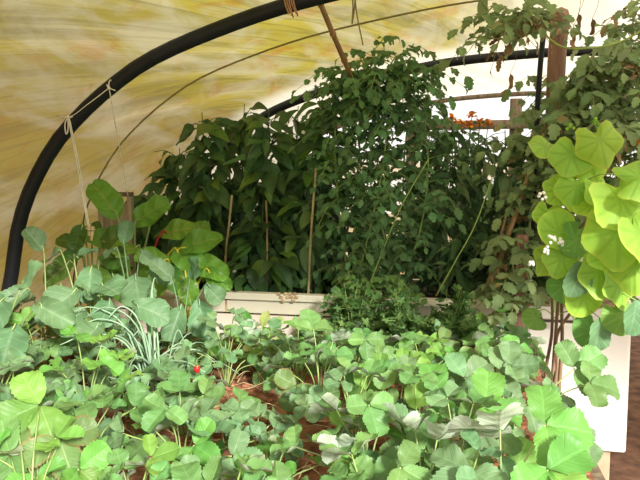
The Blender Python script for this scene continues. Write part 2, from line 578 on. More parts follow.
rnd = random.Random(5)
mb = MB()
for i in range(1900):
    u, d = rnd.uniform(BU0 + .1, BU1 - .06), rnd.uniform(1.3, BD1 - .06)
    a = rnd.uniform(0, PI)
    l, w = rnd.uniform(.012, .035), rnd.uniform(.006, .014)
    e = SX * math.cos(a) + AX * math.sin(a)
    g = UP.cross(e)
    h = UP * rnd.uniform(.003, .007) + e * rnd.uniform(-.003, .003)
    zz = SOIL + .03 * noise.noise(V((u * 5, d * 5, 2))) + .004
    mb.box(P(u, d, zz), (e + UP * rnd.uniform(-.3, .3)) * l, g * w, h)
o = tag(mb.obj('bark_mulch', M['chip'], smooth=False), 'reddish bark chips strewn over the soil between the strawberry plants', 'mulch', kind='stuff')
mb = MB()
for i in range(420):
    u, d = rnd.uniform(BU0 + .1, BU1 - .06), rnd.uniform(1.3, BD1 - .06)
    a = rnd.uniform(0, 2 * PI)
    l = rnd.uniform(.05, .16)
    e = SX * math.cos(a) + AX * math.sin(a)
    p = P(u, d, SOIL + rnd.uniform(.012, .05))
    mb.tube(spline([p, p + e * l * .5 + UP * rnd.uniform(.0, .03), p + e * l + UP * rnd.uniform(-.02, .03)], 4), .0014, .001, n=4)
tag(mb.obj('straw_litter', M['straw']), 'dry straw and withered runners littering the strawberry bed', 'straw', kind='stuff')

# ------------------------------------------------------------------ white planters along the back
PD = 3.0
ztop = at(350, 296, PD).z
u0, _ = ud(at(110, 296, PD))
u1, _ = ud(at(503, 296, PD))
pl = thing('planter', 'long cream board planter holding the tall pepper and tomato plants', 'planter', P((u0 + u1) / 2, PD + .3, 0))
L0 = pl.location
DEP = .66


def part_box(name, o, ex, ey, ez, m, par, label=None, bevel=.004):
    mb = MB()
    mb.box(o, ex, ey, ez)
    ob = mb.obj(name, m, par, par.location, smooth=False)
    if bevel:
        b = ob.modifiers.new('edge', 'BEVEL')
        b.width = bevel
        b.segments = 2
    if label:
        ob['label'] = label
    return ob


part_box('ledge', P(u0, PD - .025, ztop - .035), SX * (u1 - u0), AX * .06, UP * .035, M['cream'], pl)
part_box('upper_board', P(u0, PD - .006, ztop - .105), SX * (u1 - u0), AX * .03, UP * .069, M['cream'], pl)
part_box('lower_board', P(u0, PD - .002, ztop - .40), SX * (u1 - u0), AX * .03, UP * .285, M['pink'], pl, 'pinkish white lower board')
part_box('base_board', P(u0, PD, .0), SX * (u1 - u0), AX * .03, UP * (ztop - .405), M['pink'], pl)
part_box('end_board', P(u0, PD + .03, 0), SX * .03, AX * DEP, UP * (ztop - .01), M['cream'], pl)
part_box('end_board', P(u1 - .03, PD + .03, 0), SX * .03, AX * DEP, UP * (ztop - .01), M['cream'], pl)
part_box('back_board', P(u0, PD + DEP, 0), SX * (u1 - u0), AX * .03, UP * (ztop - .01), M['cream'], pl)
part_box('soil', P(u0 + .03, PD + .03, ztop - .3), SX * (u1 - u0 - .06), AX * (DEP - .04), UP * .26, M['darksoil'], pl, bevel=0)
# rust stains and a vertical joint strip
uj, _ = ud(at(226.5, 300, PD))
part_box('joint_strip', P(uj - .006, PD - .008, ztop - .105), SX * .012, AX * .01, UP * .075, M['rust'], pl, 'rusty joint strip')
for px, w in ((283, 14), (293, 10)):
    mb = MB()
    for k in range(5):
        c = at(px + k * w * .16 - w * .3, 294 + (k % 3) * 3.5, PD - .027)
        mb.blob(c, .011, 5, (1., .18, .8))
    mb.obj('stain', M['rust'], pl, L0)['label'] = 'brown rust stain'

# freezer box planter at the right
v0, _ = ud(at(528, 305, PD))
v1, _ = ud(at(633, 305, PD))
zb = at(605, 452, PD).z
zt = at(580, 304, PD).z
fr = thing('white_box', 'white enamel box with a lid seam standing on blocks beside the path', 'box', P((v0 + v1) / 2, PD + .3, 0))
zs = at(575, 322, PD).z
part_box('body', P(v0, PD, zb), SX * (v1 - v0), AX * .62, UP * (zs - .006 - zb), M['white'], fr, bevel=.012)
part_box('lid_band', P(v0, PD - .004, zs + .006), SX * (v1 - v0), AX * .62, UP * (zt - zs - .02), M['white'], fr, bevel=.008)
part_box('seal', P(v0 + .01, PD + .008, zs - .012), SX * (v1 - v0 - .02), AX * .6, UP * .024, M['seal'], fr, 'dark lid seal', bevel=0)
part_box('rim', P(v0 - .004, PD - .008, zt - .013), SX * (v1 - v0 + .008), AX * .63, UP * .01, M['rust'], fr, 'rusty upper rim', bevel=0)
c = at(537, 319, PD - .01)
part_box('latch', c - SX * .02 - UP * .012, SX * .045, AX * .012, UP * .022, M['seal'], fr, 'dark metal latch')
for uu in (v0 + .05, v1 - .16):
    ob = part_box('wood_block', P(uu, PD + .03, 0), SX * .1, AX * .12, UP * (zb - .001), M['block'], fr, 'pale wooden block under the box')

# post standing in the gap between the planters
up_, _ = ud(at(521, 290, PD - .03))
zpt = at(521, 235, PD - .03).z
mb = MB()
mb.box(P(up_ - .025, PD - .03, 0), SX * .05, AX * .05, UP * zpt)
tag(mb.obj('wooden_post', M['post'], None, P(up_, PD, 0), smooth=False), 'short brown post in the gap between the cream planter and the white box', 'post')


# ------------------------------------------------------------------ poles, canes, strings
def cane(name, pts, r0, r1, mat, label, cat, knots=0, n=24, sides=8):
    mb = MB()
    pp = spline(pts, n)
    mb.tube(pp, r0, r1, n=sides)
    for k in range(knots):
        i = int((k + .6) / (knots + .2) * n)
        i = min(max(i, 1), n - 2)
        t = (pp[i + 1] - pp[i]).normalized()
        r = (r0 + (r1 - r0) * i / n) * 1.25
        mb.tube([pp[i] - t * .004, pp[i] + t * .004], r, n=sides)
    return tag(mb.obj(name, mat), label, cat)


cane('bamboo_cane', [at(314, -12, 2.36), at(333, 34, 2.65), at(352, 78, 2.95)], .011, .013, M['bamboo'], 'thick brown bamboo cane slanting down from the roof into the tomato plant', 'cane', 3)
cane('bamboo_cane', [at(531, 168, 3.02), at(510, 230, 3.06), at(486, 300, 3.1)], .011, .013, M['cane'], 'brown cane leaning across the chilli plants at the planter end', 'cane', 4)
cane('bamboo_cane', [at(506, 215, 3.06), at(494, 262, 3.08), at(484, 300, 3.1)], .007, .008, M['cane'], 'thinner brown cane crossing the foot of the leaning cane', 'cane', 2)
cane('garden_stake', [at(232, 195, 3.1), at(229, 225, 3.1), at(226, 252, 3.12), at(224, 300, 3.14)], .006, .006, M['palecane'], 'short pale stake under the big hanging pepper leaf', 'stake', 2)
cane('garden_stake', [at(266, 200, 3.12), at(267, 235, 3.12), at(267, 300, 3.14)], .005, .005, M['cane'], 'thin brownish stake midway along the pepper plants', 'stake', 2)
cane('garden_stake', [at(316, 168, 3.1), at(311, 235, 3.08), at(308, 300, 3.08)], .006, .007, M['palecane'], 'tall pale double cane stake where peppers meet tomatoes', 'stake', 4)
cane('tall_post', [P(*ud(at(560, -60, 3.12)), 2.14), at(561, 20, 3.35), at(556, 75, 3.35), P(*ud(at(553, 200, 3.35)), .8)], .042, .046, M['post'], 'round brown post rising through the muted green tomato vines to the roof', 'post')
cane('thin_pole', [P(*ud(at(546, -60, 3.25)), 2.14), at(545, 20, 3.25), at(538, 100, 3.25), P(*ud(at(533, 200, 3.25)), .8)], .013, .013, M['pipe'], 'thin dark pole just beside the round brown post', 'pole')

S = .0028
mb = MB()
h = D1 - .035
knot = at(68, 117, h)
mb.tube(spline([at(66, 111, D1 + .02), at(62, 116, h), knot, at(72, 117, h), at(76, 112, D1 + .02)], 12), S, n=5)
mb.tube(spline([knot, at(65, 124, h), at(66, 134, h), at(68, 130, h), knot], 14), S, n=5)
mb.tube(spline([knot, at(77, 165, h), at(88, 226, h)], 14), S, n=5)
mb.tube(spline([at(69, 117, h), at(79, 165, h + .005), at(89, 226, h)], 14), S, n=5)
mb.blob(knot, .008, 5)
hang = thing('hanging_string', 'doubled white string hanging from the black hoop with a tan peg tied on', 'string', knot)
mb.obj('string', M['string'], hang, knot)
mb = MB()
mb.box(at(87, 224, h), SX * .012, AX * .012, UP * -.05)
mb.box(at(91, 226, h), SX * .010 - UP * .004, AX * .012, UP * -.06 - SX * .008)
mb.tube(spline([at(86, 228, h - .01), at(90, 230, h - .012), at(95, 229, h - .01)], 6), .004, n=5)
mb.obj('peg', M['palecane'], hang, knot)['label'] = 'tan wooden peg'

k2 = at(109, 88, h)
mb = MB()
mb.tube(spline([at(106, 82, D1 + .03), at(107, 85, h), k2, at(114, 90, h), at(116, 91, D1 + .02)], 12), S, n=5)
mb.tube(spline([k2, at(109, 82, h), at(111, 80, h)], 8), S, n=5)
mb.tube(spline([k2, at(118, 140, h + .15), at(128, 196, h + .3)], 12), S * .9, n=5)
mb.blob(k2, .007, 5)
tag(mb.obj('hanging_string', M['string']), 'single thin white string hanging from higher up the black hoop', 'string')
mb = MB()
mb.tube(spline([k2, at(88, 104, h - .01), knot, at(45, 109, h - .05), at(15, 102, h - .1)], 20), S * .8, n=5)
tag(mb.obj('tie_string', M['string']), 'taut white string tied between the two knots on the hoop', 'string')
mb = MB()
for k in range(5):
    x = 283 + k * 2.2
    mb.tube(spline([at(x, -14, D1 - .05), at(x + 2, 3, D1 - .05), at(x + 6 + k % 2, 14 + (k % 3) * 2, D1 - .05 + .01 * k)], 8), .0035, .003, n=5)
tag(mb.obj('twine_bundle', M['twine']), 'frayed brown twine ends dangling beside the bamboo cane', 'twine')
mb = MB()
q = 2.46
mb.tube(spline([at(352, -12, q), at(353, 8, q), at(352, 24, q), at(354, 12, q), at(355, 2, q), at(355, -12, q)], 20), .003, n=5)
mb.tube(spline([at(354, -12, q), at(357, 15, q), at(363, 45, q)], 14), .0028, n=5)
tag(mb.obj('support_string', M['rib']), 'thin dark support string dropping from the roof to the tomato top', 'string')
mb = MB()
mb.tube(spline([at(476, -10, q), at(484, 4, q), at(488, 9, q)], 8), .004, n=5)
mb.leaf(basis(at(484, -4, q), at(484, 10, q) - at(486, -4, q), V((0, -1, .2))), .07, .02)
tag(mb.obj('dangling_leaf', LM['tomato_r']), 'single grey green leaf dangling into view above the bright end', 'leaf')

# weathered timber frame by the wall
fd = 3.12
a, b = at(97, 192, fd), at(131, 192, fd)
t = thing('timber_frame', 'weathered grey timber frame half hidden behind the chard by the side cover', 'frame', P(*ud(a.lerp(b, .5)), 0))
ua, ub = ud(a)[0], ud(b)[0]
for x0 in (ua, ub - .028):
    part_box('upright', P(x0, fd, 0), SX * .028, AX * .03, UP * (a.z - .025), M['greywood'], t)
part_box('top_rail', P(ua, fd - .003, a.z - .024), SX * (ub - ua), AX * .036, UP * .024, M['wood'], t, 'darker top rail')
part_box('board', P(ua + .03, fd + .012, .3), SX * (ub - ua - .06), AX * .012, UP * (a.z - .36), M['greywood'], t)


# ------------------------------------------------------------------ plant helpers
def rdir(r, el0=-.3, el1=.6):
    a = r.uniform(0, 2 * PI)
    e = r.uniform(el0, el1)
    return V((math.cos(a) * math.cos(e), math.sin(a) * math.cos(e), math.sin(e)))


def jit(r, s):
    return V((r.uniform(-s, s), r.uniform(-s, s), r.uniform(-s, s)))


def stalk(root, leaf, pts, r0, r1, mat, label=None, n=8, sides=5):
    mb = MB()
    mb.tube(spline(pts, n), r0, r1, n=sides)
    ob = mb.obj('leaf_stalk', mat, leaf, root.location)
    if label:
        ob['label'] = label
    return ob


def straw_leaf(root, r, tip, out, nrm, L, mat, stalkmat, fold=None, curl=None, label=None):
    base = V(root.location)
    mb = MB()
    n = nrm.normalized()
    out = (out - n * out.dot(n)).normalized()
    side = out.cross(n).normalized()
    for k, ang in ((0, 0.), (1, 1.5), (2, -1.5)):
        d = out * math.cos(ang) + side * math.sin(ang) + n * r.uniform(-.05, .28)
        l = L * (1. if k == 0 else .92) * r.uniform(.93, 1.07)
        mb.leaf(basis(tip + d * .004, d, n), l, l * r.uniform(.40, .48), tip=.40, base=.62, fold=r.uniform(.1, .65) if fold is None else fold,
                curl=r.uniform(-.5, .7) if curl is None else curl, wave=r.uniform(.04, .10), serr=.05, nt=18, n=4, ph=r.uniform(0, 6), quilt=.03)
    ob = mb.obj('leaf', mat, root, base)
    if label:
        ob['label'] = label
    h = tip - base
    mid = base + h * .5 + UP * h.length * .12 + V((-h.x, -h.y, 0)) * .12
    stalk(root, ob, [base + V((h.x, h.y, 0)) * .05, mid, tip], .0026, .0018, stalkmat)
    return ob


# ------------------------------------------------------------------ strawberry plants
ROWS = [1.24, 1.47, 1.72, 1.98, 2.25, 2.52, 2.80]
ROWN = ['front row', 'second row', 'third row', 'middle row', 'third last row', 'second last row', 'last row before the planter']
ORD = ['first', 'second', 'third', 'fourth', 'fifth', 'sixth', 'seventh', 'eighth', 'ninth', 'tenth', 'eleventh', 'twelfth']
KEEP_OUT = [(atz(152, 396, SOIL), .10), (atz(240, 428, SOIL), .17), (atz(265, 362, SOIL), .10), (atz(118, 455, SOIL), .06)]
DESC = {'straw_a': 'mid green', 'straw_b': 'bluish green', 'straw_c': 'fresh bright green', 'straw_d': 'worn brown edged'}


def strawberry(base, r, kind, nl, hs, ls, label):
    root = thing('strawberry_plant', label, 'strawberry plant', base)
    mat = LM[kind]
    a0 = r.uniform(0, 6.28)
    for k in range(nl):
        a = a0 + k * 2.4 + r.uniform(-.3, .3)
        q = (k + .5) / nl
        reach = (.03 + .16 * q) * r.uniform(.8, 1.15)
        h = hs * (1.1 - .6 * q) * r.uniform(.7, 1.3)
        o = V((math.cos(a), math.sin(a), 0))
        tip = base + o * reach + UP * h
        nrm = UP + o * (.15 + .55 * q) * r.uniform(.3, 1.5) + V((0, -.3, 0)) + jit(r, .5)
        if r.random() < .045:
            nrm = UP * .6 + V((0, .75, 0)) + jit(r, .35)      # turned over by the wind: pale underside
        m = mat if r.random() > .18 else LM[r.choice(['straw_a', 'straw_b', 'straw_c', 'straw_d'])]
        straw_leaf(root, r, tip, o + jit(r, .3), nrm, ls * r.uniform(.75, 1.15), m, STALK['pale' if r.random() < .6 else 'green'])
    return root


r = random.Random(11)
for ri, d in enumerate(ROWS):
    cand = []
    u = -1.72 + r.uniform(0, .1)
    while u < .36:
        uu, dd = u + r.uniform(-.04, .04), d + r.uniform(-.05, .05)
        u += .265 if d > 1.6 else .25
        p = P(uu, dd, SOIL)
        x = 320 + F * p.x / p.y
        if x < -70 or x > 700:
            continue
        if d > 2.6 and uu < -.9:
            continue                       # brassicas and chard grow here
        if uu > (.26 if d > 1.6 else .17):
            continue
        if any((p - c).length < rad for c, rad in KEEP_OUT):
            continue
        cand.append(p)
    for i, p in enumerate(cand):
        kind = r.choice(['straw_a', 'straw_a', 'straw_b', 'straw_b', 'straw_c', 'straw_d'])
        if p.x > .3:
            kind = r.choice(['straw_c', 'straw_a', 'straw_b'])
        hs = r.uniform(.15, .22) if d < 2.4 else r.uniform(.13, .19)
        if ri == 0:
            hs *= .85
        x = 320 + F * p.x / p.y
        if 185 < x < 335 and d > 2.4:
            hs *= .38 if d > 2.6 else .5
        elif 335 <= x < 480 and d > 2.4:
            hs *= .6 if d > 2.6 else .8
        elif x < 90 and 1.6 < d < 2.6:
            hs *= 1.25
        elif 80 < x < 215 and 1.6 < d < 2.4:
            hs *= .65
        elif 190 < x < 300 and 1.4 < d < 1.9:
            hs *= .5
        lab = f'{DESC[kind]} strawberry plant, {ORD[i]} from the left in the {ROWN[ri]}'
        strawberry(p, r, kind, r.randint(11, 14), hs, r.uniform(.058, .082), lab)

# a few leaves placed by hand: pale undersides and large lit leaves
def hero(base, label, kind, leaves):
    root = thing('strawberry_plant', label, 'strawberry plant', base)
    rr = random.Random(hash(label) % 1000 if False else len(label))
    for px, py, d, out, nrm, L, fold, curl, m in leaves:
        straw_leaf(root, rr, at(px, py, d), V(out), V(nrm), L, LM[m or kind], STALK['pale'], fold, curl)
    return root


hero(atz(500, 560, SOIL), 'big strawberry plant beside the bed edge with a folded leaf showing its white underside', 'straw_c', [
    (545, 425, 1.36, (.9, -.2, .1), (.1, -.7, .8), .105, .2, .2, None), (500, 430, 1.33, (-.9, .1, -.05), (-.1, .62, .8), .115, .2, .2, 'straw_b'),
    (548, 470, 1.25, (.4, -.6, .0), (.2, -.5, .8), .10, .25, .2, None), (470, 470, 1.25, (-.5, -.5, 0), (-.2, -.4, .9), .09, .3, .1, 'straw_b')])
hero(atz(425, 540, SOIL), 'strawberry plant with large upward cupped leaves and white undersides low in the middle', 'straw_b', [
    (437, 440, 1.36, (.8, .1, .2), (-.1, .45, .85), .105, .7, -.3, None), (415, 430, 1.42, (-.7, .4, .3), (.1, .2, .9), .10, .8, -.3, None), (350, 458, 1.42, (-.2, -.7, .2), (0, -.7, .7), .07, .1, .1, 'straw_c')])
hero(atz(470, 430, SOIL), 'strawberry plant with broad sunlit leaves held above its neighbours near the woody stems', 'straw_c', [
    (440, 395, 1.75, (-.4, -.3, .3), (0, -.6, .8), .10, .35, .2, None), (485, 408, 1.65, (.6, -.2, .1), (.1, -.6, .7), .105, .3, .3, 'straw_c'), (465, 378, 1.85, (.4, .2, .2), (.0, -.7, .7), .095, .4, .2, 'straw_b'), (500, 372, 2.0, (.7, 0, .1), (.2, -.7, .7), .095, .4, .3, 'straw_b')])
hero(atz(575, 430, SOIL) + V((-.12, 0, 0)), 'strawberry plant at the bed corner with dark leaves against the white box', 'straw_a', [
    (575, 368, 2.05, (.6, .0, .35), (-.1, -.85, .45), .10, .25, .3, None), (590, 383, 2.0, (.9, -.1, -.1), (.2, -.6, .8), .09, .2, .4, None), (583, 440, 1.7, (.5, -.2, -.5), (.5, -.7, .5), .075, .3, .4, 'straw_b')])
hero(atz(30, 560, SOIL), 'strawberry plant with broad round leaves at the corner of the bed by the side cover', 'straw_a', [
    (40, 405, 1.36, (-.2, -.4, .1), (.2, -.8, .7), .11, .2, .3, 'straw_c'), (18, 425, 1.32, (-.5, -.3, .0), (-.1, -.7, .7), .10, .2, .3, 'straw_d'), (60, 440, 1.3, (.3, -.5, -.2), (.2, -.8, .5), .09, .3, .4, 'straw_d'), (10, 455, 1.25, (-.4, -.3, 0), (.0, -.8, .6), .10, .2, .2, 'straw_a')])

# ------------------------------------------------------------------ ripe strawberries
for (px, py, d), lab in zip(((122, 359, 2.1), (197, 369, 1.9)), ('ripe red strawberry glimpsed under the leaves before the chives', 'ripe red strawberry lying out to the side of the chives')):
    c = at(px, py, d)
    t = thing('strawberry', lab, 'strawberry', c)
    mb = MB(); mb.blob(c, .012, 7, (.9, .9, 1.15)); mb.obj('fruit', M['red'], t, c)
    mb = MB()
    for k in range(5):
        a = k * 1.256
        dd = V((math.cos(a), math.sin(a), .1))
        mb.leaf(basis(c + UP * .012, dd, UP), .012, .004, nt=4, n=1, curl=.6)
    mb.tube(spline([c + UP * .012, c + UP * .03, c + UP * .045 + V((.02, .01, 0))], 5), .0012, n=4)
    mb.obj('calyx', STALK['green'], t, c)

# ------------------------------------------------------------------ chives
cb = atz(152, 396, SOIL)
t = thing('chive_clump', 'clump of arching blue green chives among the strawberry leaves', 'chives', cb)
r = random.Random(3)
mb = MB()
tg = [(62, 318, 1.98), (74, 330, 1.95), (92, 345, 1.95), (60, 345, 1.9), (84, 318, 2.0), (205, 372, 1.95), (108, 318, 2.0), (196, 350, 2.2), (204, 385, 2.1), (190, 345, 2.3), (128, 305, 2.35), (110, 340, 2.1), (150, 290, 2.4), (158, 285, 2.4), (140, 315, 2.3), (175, 310, 2.4), (215, 360, 2.2), (120, 400, 1.95), (160, 305, 2.4), (146, 300, 2.35), (134, 330, 2.2)]
for px, py, d in tg:
    e = at(px, py, d)
    b0 = cb + jit(r, .03) * 1; b0.z = SOIL
    hz = V((e.x - b0.x, e.y - b0.y, 0))
    mb.tube(spline([b0, b0 + hz * .25 + UP * max(.12, (e.z - SOIL) * .85), b0 + hz * .65 + UP * max(.16, (e.z - SOIL) * 1.12), e], 14), .0048, .002, n=5)
for k in range(34):
    dd = rdir(r, .5, 1.4)
    l = r.uniform(.12, .30)
    b0 = cb + jit(r, .035); b0.z = SOIL
    e = b0 + dd * l
    e2 = e + V((dd.x, dd.y, 0)) * l * .4 - UP * l * r.uniform(.0, .35)
    mb.tube(spline([b0, b0.lerp(e, .6) + UP * .02, e, e2], 12), .0042, .0016, n=5)
mb.obj('foliage', LM['chive'], t, cb)
mb = MB()
for k in range(30):
    b0 = cb + jit(r, .06); b0.z = SOIL + .01
    dd = rdir(r, -.05, .5)
    mb.tube(spline([b0, b0 + dd * .08, b0 + dd * .16 - UP * .02], 6), .0016, .001, n=4)
mb.obj('dry_leaves', M['straw'], t, cb)['label'] = 'withered straw coloured leaves'


# ------------------------------------------------------------------ brassicas and chard
def leafy(name, label, cat, base, leaves, mat, stalkmat, blade, sr=.004):
    root = thing(name, label, cat, base)
    rr = random.Random(len(label) * 7)
    for q in leaves:
        px, py, d, out, nrm, L = q[:6]
        m = q[6] if len(q) > 6 and q[6] else mat
        sm = q[7] if len(q) > 7 and q[7] else stalkmat
        tip = at(px, py, d)
        mb = MB()
        blade(mb, rr, tip, V(out), V(nrm), L)
        ob = mb.obj('leaf', m, root, base)
        h = tip - base
        stalk(root, ob, [base, base + V((h.x * .3, h.y * .3, h.z * .55)), tip, tip + V(out).normalized() * L * .25], sr, sr * .6, sm, None if sm == stalkmat else ('red stalk' if sm == STALK['red'] else 'yellow stalk'))
    return root


def brass_blade(mb, r, tip, out, nrm, L):
    L *= r.uniform(.9, 1.3)
    nrm = nrm + jit(r, .55) + V((0, 0, .35))
    mb.leaf(basis(tip, out + jit(r, .3), nrm), L, L * r.uniform(.34, .46), tip=r.uniform(.34, .55), base=r.uniform(.5, .8), fold=r.uniform(.15, .7), curl=r.uniform(-.3, .9), wave=.08, nt=14, n=4, ph=r.uniform(0, 6), quilt=.03, serr=.03)


def chard_blade(mb, r, tip, out, nrm, L):
    L *= 1.2
    mb.leaf(basis(tip, out, nrm), L, L * r.uniform(.28, .34), tip=.45, base=.5, fold=r.uniform(.1, .3), curl=r.uniform(.3, .9), wave=.07, nt=18, n=4, ph=r.uniform(0, 6), quilt=.07)


B = LM['brassica']
SB = STALK['blue']


def bs(px, d):
    p = at(px, 300, d)
    return V((p.x, p.y, SOIL))


leafy('brassica_plant', 'tall blue green brassica with a single raised leaf against the tan cover', 'brassica', bs(46, 2.3), [
    (44, 252, 2.3, (-.35, -.1, .75), (.1, -1, .25), .11), (60, 285, 2.25, (.3, -.5, -.3), (.1, -.9, .5), .12), (30, 290, 2.2, (-.5, -.5, -.2), (-.1, -.8, .6), .12), (48, 300, 2.15, (.1, -.8, -.4), (.0, -.8, .7), .11)], B, STALK['pale'], brass_blade)
leafy('brassica_plant', 'blue green brassica with flat topped leaves under the hanging peg', 'brassica', bs(84, 2.3), [
    (100, 285, 2.2, (.5, -.5, -.2), (0, -.7, .7), .12), (62, 305, 2.1, (-.2, -.7, -.4), (0, -.8, .6), .12),
    (74, 258, 2.3, (.6, -.2, .0), (.0, -.6, .8), .09), (62, 253, 2.35, (-.5, .1, .1), (.1, -.5, .8), .09), (92, 268, 2.25, (-.1, -.6, -.7), (.1, -1, .3), .15), (78, 290, 2.15, (-.4, -.6, -.3), (0, -.8, .5), .12)], B, STALK['pale'], brass_blade)
leafy('brassica_plant', 'blue green brassica with an upright rounded leaf in front of the chard', 'brassica', bs(132, 2.55), [
    (124, 245, 2.5, (.0, .0, 1), (.1, -1, .1), .085), (140, 252, 2.5, (.4, -.3, -.2), (0, -.9, .5), .07), (118, 250, 2.5, (-.6, -.3, .0), (0, -.7, .7), .07), (135, 275, 2.4, (.2, -.6, -.6), (0, -1, .4), .13), (150, 268, 2.5, (.5, -.4, -.1), (0, -.6, .6), .09)], B, SB, brass_blade)
leafy('brassica_plant', 'blue green brassica with broad leaves spread before the planter end', 'brassica', bs(182, 2.55), [
    (190, 278, 2.5, (.3, -.3, .7), (.0, -1, .2), .13), (172, 280, 2.45, (-.5, -.3, .5), (.0, -.9, .4), .11), (205, 285, 2.5, (.6, -.4, -.2), (.2, -.9, .4), .12), (198, 300, 2.4, (.3, -.6, -.7), (0, -1, .3), .13), (150, 295, 2.4, (-.4, -.6, -.3), (0, -.9, .4), .13), (182, 305, 2.35, (-.1, -.7, -.4), (0, -.9, .4), .12)], B, SB, brass_blade)
leafy('brassica_plant', 'low brassica with large leaves at the foot of the black hoop', 'brassica', bs(-5, 2.0), [
    (55, 318, 1.95, (.6, -.5, -.2), (0, -.7, .7), .13), (30, 340, 1.85, (-.3, -.7, -.2), (0, -.6, .8), .12), (-5, 335, 1.8, (-.5, -.6, 0), (0, -.7, .7), .13),
    (22, 285, 2.0, (.5, -.4, .2), (0, -.9, .5), .15), (5, 300, 1.95, (-.2, -.7, -.2), (0, -.8, .6), .15), (38, 305, 1.9, (.5, -.5, -.2), (0, -.8, .6), .13), (-8, 280, 2.05, (-.5, -.3, .3), (0, -.8, .6), .15), (15, 325, 1.8, (.1, -.8, -.3), (0, -.8, .6), .13)], B, STALK['pale'], brass_blade)
leafy('brassica_plant', 'brassica with overlapping grey green leaves behind the chives', 'brassica', bs(115, 2.15), [
    (110, 300, 2.1, (.1, -.6, -.6), (0, -1, .4), .13), (85, 310, 2.05, (-.5, -.5, -.3), (0, -.8, .6), .12), (135, 305, 2.1, (.5, -.5, -.3), (.1, -.8, .6), .11), (100, 325, 1.95, (-.2, -.8, -.3), (0, -.8, .6), .12)], B, SB, brass_blade)
leafy('brassica_plant', 'pale brassica lying low among strawberries with grey green leaves', 'brassica', atz(108, 440, SOIL), [
    (100, 402, 1.75, (-.7, -.2, .05), (0, -.5, .9), .10), (112, 420, 1.7, (.3, -.7, -.1), (.1, -.5, .9), .11), (120, 405, 1.75, (.7, .1, 0), (0, -.6, .9), .09), (98, 425, 1.68, (-.4, -.7, -.1), (0, -.5, .9), .09)], B, SB, brass_blade)

C = LM['chard']
leafy('chard_plant', 'bright green chard with crinkled leaves and red and yellow stalks', 'chard', bs(135, 2.85), [
    (118, 218, 2.85, (-.45, 0, .75), (.5, -.8, .3), .19), (135, 225, 2.8, (.5, -.2, .5), (-.2, -.9, .4), .17), (160, 235, 2.85, (.6, -.2, .2), (.0, -.8, .6), .16, None, STALK['red']), (172, 250, 2.8, (.6, -.4, -.2), (0, -.8, .6), .17, None, STALK['yellow']),
    (140, 248, 2.75, (-.2, -.6, .1), (0, -.8, .6), .15), (150, 225, 2.9, (.2, .1, .8), (.1, -1, .2), .14), (120, 245, 2.8, (-.6, -.3, .3), (.1, -.8, .5), .14, None, STALK['yellow']), (128, 262, 2.7, (-.4, -.5, -.5), (0, -.9, .4), .14), (148, 262, 2.7, (.3, -.5, -.6), (0, -.9, .4), .15), (165, 268, 2.7, (.5, -.5, -.4), (0, -.9, .4), .14, LM['chard_dark'])], C, STALK['pale'], chard_blade, .007)
leafy('chard_plant', 'darker crinkled chard hanging round the string peg', 'chard', bs(92, 2.75), [
    (84, 225, 2.7, (-.2, -.4, -.6), (0, -1, .2), .11), (80, 245, 2.75, (-.5, -.2, .2), (.2, -.9, .4), .10), (100, 245, 2.75, (.5, -.3, .3), (0, -.9, .4), .15), (92, 242, 2.8, (.2, .0, .8), (.1, -1, .2), .09), (105, 252, 2.65, (.5, -.6, -.1), (0, -.8, .6), .15), (82, 250, 2.7, (-.4, -.5, -.3), (0, -.9, .4), .13), (98, 265, 2.6, (.2, -.5, -.6), (0, -.9, .4), .15), (110, 272, 2.6, (.5, -.5, -.5), (0, -.9, .4), .15), (72, 262, 2.6, (-.5, -.4, -.4), (0, -.9, .4), .13)], LM['chard_dark'], STALK['pale'], chard_blade, .006)
leafy('chard_plant', 'chard with broad yellowish leaves beside the dark pepper plants', 'chard', bs(185, 2.85), [
    (178, 252, 2.8, (.8, -.2, .45), (-.1, -.8, .6), .19), (195, 262, 2.8, (.6, -.5, -.1), (.0, -.8, .6), .17), (170, 262, 2.75, (-.4, -.5, .2), (0, -.9, .5), .15), (190, 250, 2.9, (.3, .1, .6), (0, -1, .3), .14), (185, 272, 2.7, (.2, -.5, -.6), (0, -.9, .4), .14), (205, 270, 2.75, (.7, -.4, -.4), (0, -.9, .4), .13)], C, STALK['yellow'], chard_blade, .006)

# ------------------------------------------------------------------ yellow green bean seedlings in front of the planter
def bean_blade(mb, r, tip, out, nrm, L):
    mb.leaf(basis(tip, out, nrm), L, L * r.uniform(.28, .34), tip=.6, base=.6, fold=.25, curl=r.uniform(.1, .5), wave=.03, nt=10, n=3, ph=r.uniform(0, 6))


YG = LM['yellowgreen']
G1 = LM['straw_c']
leafy('bean_plant', 'pale yellow green bean plant standing before the planter', 'bean plant', atz(262, 372, SOIL), [
    (262, 326, 2.62, (.3, -.2, .8), (-.2, -1, .1), .075, YG), (272, 328, 2.6, (.5, -.2, .5), (0, -1, .2), .07, YG), (250, 326, 2.65, (-.3, -.1, .8), (.1, -1, .1), .08, G1), (240, 333, 2.6, (-.5, -.2, .2), (.2, -.9, .2), .08, G1),
    (275, 338, 2.6, (.8, -.3, -.1), (0, -.6, .7), .08, YG), (258, 345, 2.55, (-.5, -.5, .0), (0, -.7, .6), .08, YG), (282, 345, 2.6, (.7, -.2, .2), (0, -.8, .5), .06, YG), (268, 350, 2.55, (.2, -.7, -.2), (0, -.7, .6), .07, YG), (250, 355, 2.5, (-.6, -.4, -.1), (0, -.7, .6), .07, G1)], YG, STALK['lime'], bean_blade, .003)
